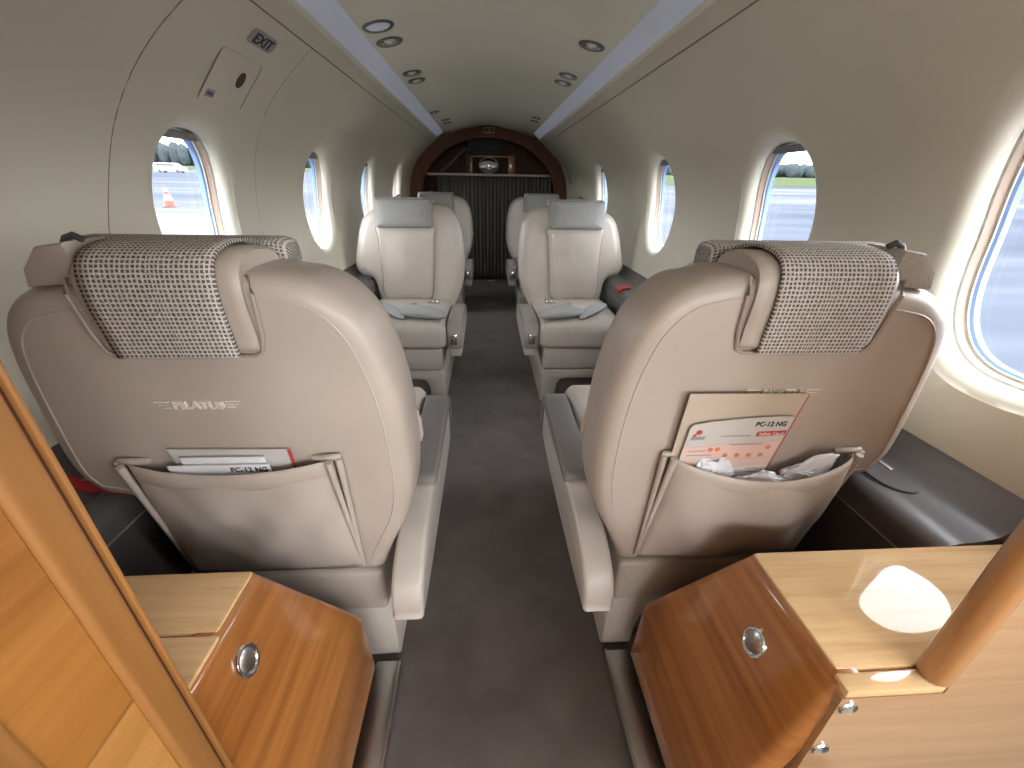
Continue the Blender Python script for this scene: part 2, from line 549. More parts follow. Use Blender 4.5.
# seams in the sidewall
def seam(name, pts, r=.0016):
    bm = NB(); tube(bm, [Vector(p)+Vector((math.copysign(r*.55, p[0]), 0, 0)) for p in pts], r, 6); struct(name, bm, M['seam'])
seam('trim_1', [(-wx(1.322)+.0005, y, 1.322) for y in (.3, 1, 2, 3, 4, 4.6)], .0022)
seam('trim_2', [(wx(1.322)-.0005, y, 1.322) for y in (.3, 1, 2, 3, 4, 4.6)], .0022)
zz = [.56+.76*k/24 for k in range(25)]
seam('trim_3', [(-wx(z), .905+.145*max(0, (z-.80)/.5)**.8 if z > .8 else .905, z) for z in zz])
seam('trim_4', [(-wx(z), 1.55, z) for z in zz], .0010)

# ends of the shell
def section_poly():
    L = [(-wx(z), z) for z in [k*1.355/30 for k in range(31)]]
    return L+full[1:-1]+[(-x, z) for x, z in L[::-1]]
bm = NB(); prism(bm, section_poly(), 5.25, 5.28, lambda u, v, d: Vector((u, d, v)))
struct('wall_back', bm, M['wood_aft'], 'dark rear wall of the baggage bay')
# flight deck end behind the camera: a frame with a large windscreen opening
bm = NB()
outer = [Vector((x, z)) for x, z in section_poly()]
inner = []
WX, WZ0, WZ1 = .46, .84, 1.24
for p in outer:
    inner.append(Vector((max(-WX, min(WX, p.x*.86)), max(WZ0, min(WZ1, .98+(p.y-.98)*.9)))))
loft(bm, [[Vector((p.x, -1.5, p.y)) for p in outer], [Vector((p.x, -1.5, p.y)) for p in inner], [Vector((p.x, -1.55, p.y)) for p in inner], [Vector((p.x, -1.55, p.y)) for p in outer]], True)
struct('wall_front', bm, M['wall'], angle=30)

# ------------------------------------------------------------------ side ledges
for side in (-1, 1):
    nm = 'left' if side < 0 else 'right'
    t = thing('side_ledge', (side*.71, 2.3, 0), 'slate gray padded side ledge below the %s windows' % nm, 'ledge', 'side ledges')
    pr = catmull([(.778, .553), (.765, .541), (.748, .522), (.73, .506), (.70, .4985), (.675, .4965), (.655, .490), (.643, .476), (.640, .458), (.640, .442)], 3, False)
    poly = [(p.x, p.y) for p in pr]+[(.760, .442)]
    bm = NB(); prism(bm, [(side*x, z) for x, z in poly], .408, 4.5, lambda u, v, d: Vector((u, d, v)))
    bm_obj('ledge_top', bm, M['ledge'], t, angle=50)
    bm = NB(); prism(bm, [(side*x, z) for x, z in [(.641, .439), (.645, .30), (.648, .0), (.60, 0), (.66, .15), (.71, .30), (.745, .439)]], .408, 4.5, lambda u, v, d: Vector((u, d, v)))
    bm_obj('ledge_face', bm, M['ledge'], t)
    bm = NB(); tube(bm, [(side*.640, y, .4405) for y in (.41, 1, 2, 3, 4.49)], .0018, 6)
    bm_obj('seam_piping', bm, M['leather_dark'], t)
    # tongue shaped storage lid let into the ledge beside the front seat
    y0 = .515
    out = [Vector((side*(.708+.038*math.cos(a)), y0+.05-.05*math.sin(a), .4992)) for a in [PI*k/14 for k in range(15)]]
    out = [Vector((side*.746, y0+.26, .503))]+out+[Vector((side*.670, y0+.26, .4985))]
    bm = NB(); tube(bm, out, .0022, 6)
    lid = bm_obj('storage_lid', bm, M['darkgray'], t)
    bm = NB(); rbox(bm, side*.722-.005, side*.722+.005, .575, .70, .499, .5045, .002, 2)
    bm_obj('lid_pull', bm, M['steel'], lid)

# ------------------------------------------------------------------ seats
LEAN = .136
def back_outline():
    pts = [(.245, .285), (.222, .32), (.205, .36), (.172, .43), (.155, .50), (.15, .58), (.153, .68), (.166, .76), (.187, .815), (.225, .855), (.285, .873), (.36, .872), (.46, .864),
           (.56, .856), (.62, .843), (.665, .811), (.692, .76), (.716, .67), (.732, .59), (.729, .548), (.703, .514), (.655, .502), (.632, .470), (.622, .41), (.608, .345), (.59, .295), (.50, .283), (.37, .283)]
    return catmull(pts, 4, True)
BO = back_outline()

def make_seat(side, y0, dr, front, label):
    """side: -1 left, +1 right; dr: +1 looks aft (we see its back), -1 looks at the camera"""
    nm = 'left' if side < 0 else 'right'
    t = thing('passenger_seat', (side*.42, y0+dr*.3, 0), label, 'seat', 'cabin passenger seats')
    tan = M['leather'] if front else M['leather_gray']
    def P(X, f, z): return Vector((side*X-.004, y0+dr*f, z))
    def PL(X, f, z): return Vector((side*X-.004, y0+dr*(f-LEAN*(z-.3)), z))
    mp = lambda c: P(c.x, c.y, c.z)
    mpl = lambda c: PL(c.x, c.y, c.z)
    # backrest
    cen = Vector((.43, .58))
    def FL(p, f):
        return p.x if p.x < .45 else .45+(p.x-.45)*(1-.28*max(0, 1-max(f, 0)/.10))
    bm = NB(); rings = []
    rim = inset(BO, .028)
    for s, f in ((.02, -.006), (.35, -.005), (.7, -.003), (.93, -.0005)):
        rings.append([cen+(p-cen)*s for p in rim]); rings[-1] = (rings[-1], f)
    for d, f in ((.028, 0), (.016, .003), (.007, .010), (.002, .022), (0, .045), (0, .095), (.003, .118), (.012, .138), (.03, .149), (.05, .151)):
        rings.append((inset(BO, d), f))
    fr = inset(BO, .05)
    for s, f in ((.75, .150), (.4, .148), (.02, .147)):
        rings.append(([cen+(p-cen)*s for p in fr], f))
    loft(bm, [[PL(FL(p, f), f, p.y) for p in r] for r, f in rings], True, True, True)
    back = bm_obj('backrest', bm, tan, t, angle=60)
    bm = NB()
    tube(bm, [PL(FL(p, 0), -.0003, p.y) for p in inset(BO, .029)], .0013, 6, True)
    bm_obj('piping', bm, M['leather_dark'] if not front else M['leather_light'], back)
    # padded centre panel with side seams on the front of the backrest
    bm = NB()
    cp_ = catmull([(.335, .40), (.315, .55), (.305, .70), (.303, .765), (.45, .768), (.592, .765), (.592, .70), (.585, .55), (.575, .40), (.45, .395)], 4, True)
    c2 = Vector((.45, .58))
    rr = [(inset(cp_, 0), .140), (inset(cp_, 0), .152), (inset(cp_, .003), .157), (inset(cp_, .01), .1605)]
    for s in (.85, .65, .4, .15, .02):
        rr.append(([c2+(p-c2)*s for p in inset(cp_, .01)], .1605+.008*(1-s)))
    def wr(p, f):
        if f < .1604: return f
        w = math.exp(-((p.x-.36)/.035)**2)+math.exp(-((p.x-.54)/.035)**2)
        return f-.006*w*max(0, 1-abs(p.y-.68)/.12)+.007*mnoise.noise(Vector((p.x*15+p.y*6, p.y*8, side*3+y0)))
    loft(bm, [[PL(p.x, wr(p, f), p.y) for p in r] for r, f in rr], True, True, True)
    bc = bm_obj('back_cushion', bm, tan, t, angle=60)
    if not front:
        bm = NB()
        tube(bm, [PL(p.x, .1515, p.y) for p in inset(cp_, -.002)], .0026, 6, True)
        bm_obj('panel_seam', bm, M['leather_dark'], bc)
    # headrest: block set in the top of the back, pillow on its front
    sec = catmull([(-.008, .777), (-.011, .80), (-.010, .85), (.002, .882), (.035, .897), (.075, .896), (.105, .885), (.118, .85), (.118, .80), (.10, .768), (.04, .764)], 4, True)
    bm = NB()
    x0, x1 = (.308, .492)
    sc = Vector((.045, .83))
    loft(bm, [[PL(x, sc.x+(p.x-sc.x)*k, sc.y+(p.y-sc.y)*k) for p in sec] for x, k in ((x0+.006, .05), (x0+.003, .8), (x0+.001, .93), (x0+.006, .985), (x0+.014, 1), (.39, 1.0), (x1-.014, 1), (x1-.006, .985), (x1-.001, .93), (x1-.003, .8), (x1-.006, .05))], True, True, True)
    hr = bm_obj('headrest', bm, tan, t, angle=50)
    if front:
        # woven cover draped over the block
        path = catmull([(-.0155, .772), (-.0165, .80), (-.0150, .852), (-.0005, .889), (.036, .9025), (.078, .9015), (.110, .889)], 6, False)
        bm = NB(); cu = .0054
        L = [0]
        for a, b in zip(path, path[1:]): L.append(L[-1]+(b-a).length)
        xs = [.327+(.475-.327)*k/10 for k in range(11)]
        rows = [[PL(x-.010*(1-l/L[-1])*(0 if x > .4 else -.5), p.x, p.y) for x in xs] for p, l in zip(path, L)]
        loft(bm, rows, False, uv=lambda i, j: (xs[j]/cu, L[i]/cu))
        cv = bm_obj('headrest_cover', bm, M['weave'], hr, angle=60)
        sm = cv.modifiers.new('thickness', 'SOLIDIFY'); sm.thickness = .004; sm.offset = 0
    # pillow
    bm = NB()
    o = rrect(.305, .597, .758, .898, .016, 4)
    c3 = Vector((.451, .828))
    seqs = [([c3+(p-c3)*.9 for p in o], .118), (inset(o, .004), .122), (o, .134), (o, .160), (inset(o, .004), .176), (inset(o, .014), .187)]
    for s in (.7, .4, .05): seqs.append(([c3+(p-c3)*s for p in inset(o, .014)], .187+.006*(1-s)))
    cu = .0054
    allp = [[p for p in r] for r, f in seqs]
    loft(bm, [[PL(p.x, f, p.y) for p in r] for r, f in seqs], True, True, True,
         uv=lambda i, j: (allp[i][j % len(o)].x/cu, (allp[i][j % len(o)].y+seqs[i][1])/cu))
    bm_obj('headrest_pillow', bm, M['weave'] if front else M['gray_fab'], hr, angle=50)
    if not front:
        bm = NB(); tube(bm, [PL(p.x, .150, p.y) for p in inset(o, -.0022)], .0035, 6, True)
        bm_obj('pillow_piping', bm, M['leather_dark'], hr)
    # notch piping round the headrest block
    bm = NB()
    tube(bm, [PL(x, f, z) for x, z, f in ((.302, .872, .004), (.300, .85, -.003), (.303, .80, -.005), (.309, .776, -.006), (.317, .770, -.0065), (.39, .769, -.007), (.484, .770, -.0065), (.494, .776, -.006), (.501, .80, -.005), (.504, .85, -.003), (.502, .868, .004))], .0028, 8)
    bm_obj('headrest_piping', bm, M['leather_dark'], hr)
    # shoulder belt guide on the outboard shoulder
    bm = NB()
    prism(bm, [(.490, .858), (.560, .853), (.552, .876), (.527, .900), (.494, .905)], .012, .075, lambda u, v, d: Vector((u, d, v)), .006, 2, mpl)
    g = bm_obj('belt_guide', bm, M['leather'] if not (front and side > 0) else M['guide'], t)
    bm = NB()
    tube(bm, [PL(*q) for q in ((.508, .03, .899), (.501, .03, .908), (.492, .03, .911), (.484, .03, .906))], .004, 8)
    bm_obj('guide_hook', bm, M['darkgray'], g)
    # seat cushion
    bm = NB()
    def cush(c):
        k = max(0, 1-((c.x-.43)/.21)**2)*max(0, 1-((c.y-.37)/.27)**2)
        z = c.z+(.012*k if c.z > .33 else 0)
        if c.y > .5 and c.z < .36: pass
        return P(c.x, c.y, z)
    b = bmesh.new(); bmesh.ops.create_grid(b, x_segments=1, y_segments=1, size=.1); b.free()
    rings = []
    o = rrect(.217, .632, .10, .625, .04, 5)
    c4 = Vector((.425, .36))
    for s, z in ((.1, .283), (.9, .283)): rings.append(([c4+(p-c4)*s for p in o], z))
    for d, z in ((.012, .284), (.003, .292), (0, .305), (0, .355), (.004, .374), (.014, .388), (.03, .395)): rings.append((inset(o, d), z))
    for s in (.8, .6, .4, .2, .02): rings.append(([c4+(p-c4)*s for p in inset(o, .03)], .395+.012*(1-s*s)))
    loft(bm, [[P(p.x, p.y, z) for p in r] for r, z in rings], True, True, True)
    bm_obj('seat_cushion', bm, M['leather_light'] if front else tan, t, angle=50)
    # apron under the cushion
    bm = NB(); rbox(bm, .238, .615, .006, .603, .168, .281, .012, 3, mp)
    bm_obj('seat_apron', bm, tan, t)
    # pedestal with its arch
    bm = NB()
    arch = [(.232, 0), (.232, .13), (.237, .150), (.25, .163), (.27, .166), (.56, .166), (.585, .163), (.597, .150), (.602, .13), (.602, 0), (.555, 0), (.553, .085), (.545, .108), (.52, .122), (.35, .122), (.325, .115), (.311, .095), (.305, .06), (.303, 0)]
    prism(bm, arch, .015, .605, lambda u, v, d: Vector((u, d, v)), .008, 2, mp)
    bm_obj('pedestal', bm, M['leather_light'] if front else tan, t)
    bm = NB(); rbox(bm, .310, .545, .05, .57, .004, .115, .004, 2, mp)
    bm_obj('pedestal_core', bm, M['taupe'], t)
    # aisle armrest
    bm = NB()
    ap = catmull([(-.045, .228), (-.058, .246), (-.056, .276), (-.036, .308), (.015, .336), (.10, .352), (.30, .360), (.50, .364), (.555, .355), (.572, .31), (.572, .25), (.55, .222), (.40, .212), (.15, .216)], 4, True)
    prism(bm, [(p.x, p.y) for p in ap], .151, .210, lambda u, v, d: Vector((d, u, v)), .009, 3, mp)
    arm = bm_obj('armrest', bm, M['leather_light'] if front else tan, t, angle=45)
    bm = NB()
    ap = [(.175, .352), (.180, .372), (.192, .380), (.35, .389), (.50, .394), (.548, .390), (.575, .376), (.588, .350), (.590, .285), (.582, .272), (.566, .272), (.56, .335), (.54, .350), (.35, .347)]
    prism(bm, ap, .145, .214, lambda u, v, d: Vector((d, u, v)), .007, 3, mp)
    cap = bm_obj('armrest_cap', bm, M['taupe'] if front else leather_once('greige_cap', (.30, .27, .245)), t, angle=45)
    bm = NB(); rbox(bm, .165, .196, .583, .599, .296, .345, .004, 2, mp)
    bm_obj('armrest_latch', bm, M['chrome'], cap)
    # recline handle on the aisle flank of the back
    bm = NB()
    tube(bm, [PL(x, .07+dy, z) for x, dy, z in ((.162, .04, .538), (.153, .04, .543), (.1505, .04, .555), (.151, .04, .59), (.154, .04, .608), (.164, .04, .614))], .0055, 10)
    bm_obj('recline_handle', bm, tan, t)
    # stowed lap belt on the cushion
    if not front:
        bm = NB()
        for (xa, xb, fa, fb, z, th) in ((.220, .44, .53, .47, .418, .027), (.41, .60, .53, .30, .408, .012)):
            rows = []
            for i in range(13):
                u = i/12; x = xa+(xb-xa)*u; f = fa+(fb-fa)*u
                w = .066*(math.sin(PI*min(1, max(0, u*.96+.02)))**.35)
                h = th*(math.sin(PI*(u*.96+.02))**.4)
                zc = z+.010*math.sin(PI*u)
                rows.append([P(x, f+w*math.cos(a), zc+h*math.sin(a)) for a in [2*PI*k/14 for k in range(14)]])
            loft(bm, rows, True, True, True)
        lb = bm_obj('lap_belt', bm, M['belt'], t, angle=60)
        bm = NB(); rbox(bm, .265, .300, .335, .375, .428, .447, .005, 2, mp)
        rbox(bm, .300, .325, .348, .362, .428, .438, .003, 2, mp)
        bm_obj('buckle', bm, M['chrome'], lb)
        bm = NB(); tube(bm, [P(.378+.024*math.cos(a), .40+.018*math.sin(a), .433) for a in [2*PI*k/16 for k in range(16)]], .004, 6, True)
        bm_obj('adjuster_ring', bm, M['steel'], lb)
    if front:
        make_pocket(side, t, back, PL, P)
    return t

_once = {}
def leather_once(n, c):
    if n not in _once: _once[n] = leather(n, c)
    return _once[n]

def make_pocket(side, t, back, PL, P):
    bul = .034 if side < 0 else .066
    xa, xb = .262, (.553 if side < 0 else .566)
    n, m = 26, 14
    sag = .010 if side < 0 else .022
    def pt(u, v):
        # u across, v from the top hem down
        x0 = xa+(.0 if side < 0 else -.004)*v; x1 = xb+(.010)*v
        x = x0+(x1-x0)*u
        ztop = (.594 if side < 0 else .586)-sag*math.sin(PI*u)**.9
        z = ztop+(.322-ztop)*v
        e = math.sin(PI*u)**.55 if 0 < u < 1 else 0
        pr = (1-v)**.5*.75+.30*math.sin(PI*min(1, v*1.02))
        f = -.010-bul*e*pr
        # creases
        cr = math.sin((u*4.6-v*2.6*(1 if side < 0 else .5)+.35*math.sin(v*4))*PI)*.6+.7*mnoise.noise(Vector((u*5+v*3, v*4-u*2, side*5)))
        f -= .012*cr*math.sin(PI*v)**1*e
        return x, f, z
    bm = NB()
    loft(bm, [[PL(*pt(i/n, j/m)) for i in range(n+1)] for j in range(m+1)], False)
    pk = bm_obj('seat_pocket', bm, M['pocket'], t, angle=70)
    s = pk.modifiers.new('thickness', 'SOLIDIFY'); s.thickness = .005; s.offset = 0
    # rolled hem
    bm = NB()
    rows = []
    for i in range(n+1):
        x, f, z = pt(i/n, 0)
        rows.append([PL(x, f+.0055*math.cos(a), z-.014+.017*math.sin(a)) for a in [2*PI*k/12 for k in range(12)]])
    loft(bm, rows, True, True, True)
    bm_obj('pocket_hem', bm, M['pocket'], pk, angle=60)
    # folded gussets at both ends
    for u, sx in ((0, -1), (1, 1)):
        bm = NB()
        for off in (.000, .011):
            pts = []
            for k in range(8):
                v = k/7; x, f, z = pt(u, v)
                pts.append(PL(x+sx*off*(1-v), -.008-(.016-off)*(1-v), z+.004*(1-v)))
            tube(bm, pts, [.0055-.0025*k/7 for k in range(8)], 8)
        x, f, z = pt(u, 0)
        tube(bm, [PL(x-sx*.028, -.006, z+.001), PL(x-sx*.012, -.011, z+.004), PL(x+sx*.004, -.012, z+.006), PL(x+sx*.012, -.008, z+.004)], .005, 8)
        bm_obj('pocket_gusset', bm, M['pocket'], pk, angle=60)
    # raised maker's emblem on the seat back
    up = Vector((0, -LEAN, 1)).normalized()
    ex = Vector((1, 0, 0))
    xl, xr, zc = (-.477, -.367, .690) if side < 0 else (.345, .455, .698)
    nrm = ex.cross(up)
    def O(x, z, h=.0035): return Vector((x, PL(abs(x), 0, z).y, z))+nrm*(h+.0048)
    bm = text_bm('PILATUS', .0165, O(xl+.022, zc, .001), ex, up, .0022, .0, .0003, 'LEFT', .066)
    for k in range(3):
        zz_ = zc+.0105-k*.0047
        for sx, xe in ((-1, xl+.019), (1, xr-.019)):
            ln = .020-.0045*k
            a = O(xe, zz_, .001); b_ = O(xe+sx*ln, zz_, .001)
            tube(bm, [a, b_], .0011, 6)
    em = bm_obj('raised_emblem', bm, leather_once('emblem_highlight', (.74, .66, .58)), back, angle=30)  # paler than the seat: highlight on the letters put into the colour

seat_labels = {
    (-1, 0): 'front tan leather seat left of the aisle, back toward us, white papers in its pocket',
    (1, 0): 'front tan leather seat right of the aisle, back toward us, plastic bags in its pocket',
    (-1, 1): 'middle row beige leather seat facing us, left of the aisle, gray headrest',
    (1, 1): 'middle row beige leather seat facing us, right of the aisle, gray headrest',
    (-1, 2): 'rearmost beige seat facing us, left of the aisle before the curtain',
    (1, 2): 'rearmost beige seat facing us, right of the aisle before the curtain'}
for side in (-1, 1):
    make_seat(side, .57, 1, True, seat_labels[(side, 0)])
    make_seat(side, 2.40, -1, False, seat_labels[(side, 1)])
    make_seat(side, 3.92, -1, False, seat_labels[(side, 2)])

# ------------------------------------------------------------------ papers and bags in the pockets
def rear(x, z, off):  # a point off behind the leaning rear face of a front seat
    return Vector((x, .57-LEAN*(z-.3)-off, z))
UPV = Vector((0, -LEAN, 1)).normalized(); EX = Vector((1, 0, 0)); NRM = EX.cross(UPV)
def sheet(bm, pts, off, th=.0016):
    """a thin card through the (x,z) corners, off metres behind the seat back"""
    lo = [bm.verts.new(rear(x, z, off)) for x, z in pts]; hi = [bm.verts.new(rear(x, z, off+th)) for x, z in pts]
    bm.faces.new(lo); bm.faces.new(hi[::-1]); n = len(pts)
    for i in range(n): bm.faces.new((lo[i], lo[(i+1) % n], hi[(i+1) % n], hi[i]))

b1 = thing('brochure', rear(-.40, .46, .010), 'pale gray brochure with a red edge, rearmost in the left seat pocket', 'brochure')
bm = NB(); sheet(bm, [(-.485, .46), (-.322, .46), (-.322, .616), (-.492, .620)], .0095); bm_obj('cover', bm, M['paper_gray'], b1)
bm = NB(); sheet(bm, [(-.3255, .462), (-.3205, .462), (-.3205, .615), (-.3255, .6152)], .0113, .0004); bm_obj('red_edge', bm, M['ink_red'], b1)
bm = NB(); sheet(bm, [(-.470, .47), (-.358, .47), (-.358, .607), (-.476, .608)], .016)
top('leaflet', bm, M['paper'], 'white leaflet in front of the gray brochure in the left seat pocket', 'leaflet')
c1 = thing('safety_card', rear(-.42, .46, .021), 'white card with black type, lowest sticking out of the left seat pocket', 'card')
bm = NB(); sheet(bm, [(-.490, .47), (-.350, .47), (-.352, .5965), (-.494, .5965)], .0215); bm_obj('card', bm, M['paper'], c1)
bm_obj('lettering', text_bm('PC-12 NG', .0125, rear(-.408, .5835, .0240), EX, UPV, .0003, 0, .0002, 'LEFT', .052), M['ink'], c1)

b2 = thing('brochure', rear(.34, .48, .012), 'tall tan brochure standing at the back of the right seat pocket', 'brochure')
bm = NB(); sheet(bm, [(.256, .48), (.420, .48), (.432, .706), (.255, .708)], .0145); bm_obj('cover', bm, M['paper_tan'], b2)
bm = NB(); sheet(bm, [(.4190, .481), (.4205, .481), (.4325, .705), (.4310, .705)], .0163, .0004); bm_obj('red_edge', bm, M['ink_red'], b2)
c2 = thing('safety_card', rear(.34, .48, .020), 'glossy safety card printed PC-12 NG in the right seat pocket', 'card')
crd = [(.266, .48), (.408, .48), (.4215, .668), (.40, .669), (.35, .6665), (.30, .6615), (.272, .656), (.268, .650)]
bm = NB(); sheet(bm, crd, .0205); bm_obj('card', bm, M['paper_gray'], c2)
bm = NB(); sheet(bm, [(.2665, .59), (.4150, .59), (.4175, .623), (.2675, .611)], .0222, .0003); sheet(bm, [(.2665, .50), (.4130, .50), (.4148, .588), (.2665, .583)], .0222, .0003)
bm_obj('printed_band', bm, M['paper_rose'], c2)
bm = NB(); sheet(bm, [(.2665, .488), (.4125, .488), (.4142, .572), (.2665, .560)], .0226, .0003); bm_obj('white_panel', bm, M['paper'], c2)
bm_obj('lettering', text_bm('PC-12 NG', .0125, rear(.366, .6515, .0226), EX, UPV, .0003, 0, .0002, 'LEFT', .047), M['ink'], c2)
bm = NB(); sheet(bm, [(.374, .632), (.4185, .634), (.4192, .643), (.3748, .641)], .0223, .0003); bm_obj('red_label', bm, M['ink_red'], c2)
bm_obj('label_lettering', text_bm('Safety Card', .0085, rear(.377, .6345, .0229), EX, UPV, .0002, 0, 0, 'LEFT', .038), M['paper'], c2)
bm = NB()
disc(bm, rear(.284, .642, .0226), EX*1, UPV*1, [(.0045, 0), (.0045, .0004)], 16); sheet(bm, [(.275, .636), (.281, .640), (.280, .634), (.275, .634)], .0224, .0003)
bm_obj('red_mark', bm, M['ink_red'], c2)
bm = NB()
for xx, zz_ in ((.311, .613), (.322, .6135)): disc(bm, rear(xx, zz_-.006, .0228), EX, UPV, [(.0042, 0), (.0042, .0003)], 12)
for k in range(4): disc(bm, rear(.338+.019*k, .5945, .0228), EX, UPV, [(.0042, 0), (.0042, .0003)], 12)
disc(bm, rear(.402, .610, .0228), EX, UPV, [(.0042, 0), (.0042, .0003)], 12)
bm_obj('pictogram', bm, M['ink_orange'], c2)
for xx, zz_, w in ((.276, .632, .020), (.320, .633, .045), (.340, .616, .050), (.275, .604, .03), (.275, .595, .04), (.38, .565, .02), (.385, .557, .02)):
    bm = NB(); sheet(bm, [(xx, zz_), (xx+w, zz_+.0004), (xx+w, zz_+.0018), (xx, zz_+.0014)], .0229, .0003)
    bm_obj('printed_line', bm, M['ink_gray'], c2)
bm = NB(); sheet(bm, [(.274, .6265), (.295, .6275), (.295, .6335), (.274, .6325)], .0224, .0003)
bm_obj('printed_block', bm, M['ink_gray'], c2)

def crumple(name, c, r, seed, label, spike=None):
    bm = NB(); bmesh.ops.create_icosphere(bm, subdivisions=4, radius=1)
    for v in bm.verts:
        p = v.co.copy()
        q = Vector((mnoise.noise(p*1.3+Vector((seed, 0, 0))), mnoise.noise(p*1.3+Vector((0, seed, 5))), mnoise.noise(p*1.3+Vector((9, 0, seed)))))
        k = 1+.45*abs(mnoise.noise(p*2.2+Vector((seed*2, 1, 0))))-.35*abs(mnoise.noise(p*4.5+Vector((seed, seed, 0))))
        p = p*k+q*.25
        if spike is not None:
            d = v.co.dot(Vector(spike).normalized())
            if d > .55: p += Vector(spike)*((d-.55)/.45)**1.3
        v.co = Vector((c[0]+p.x*r[0], c[1]+p.y*r[1], c[2]+p.z*r[2]))
    return top(name, bm, M['bag'], label, 'plastic bag', None, None, angle=28)
crumple('plastic_bag', rear(.325, .553, .030), (.036, .010, .033), 3.1, 'crumpled clear plastic bag at the left end of the right seat pocket')
crumple('plastic_bag', rear(.400, .543, .042), (.036, .010, .026), 7.7, 'crumpled clear plastic bag in the middle of the right seat pocket')
crumple('plastic_bag', rear(.478, .550, .030), (.038, .010, .026), 12.4, 'peaked clear plastic bag at the right end of the right seat pocket', (.55, 0, .9))

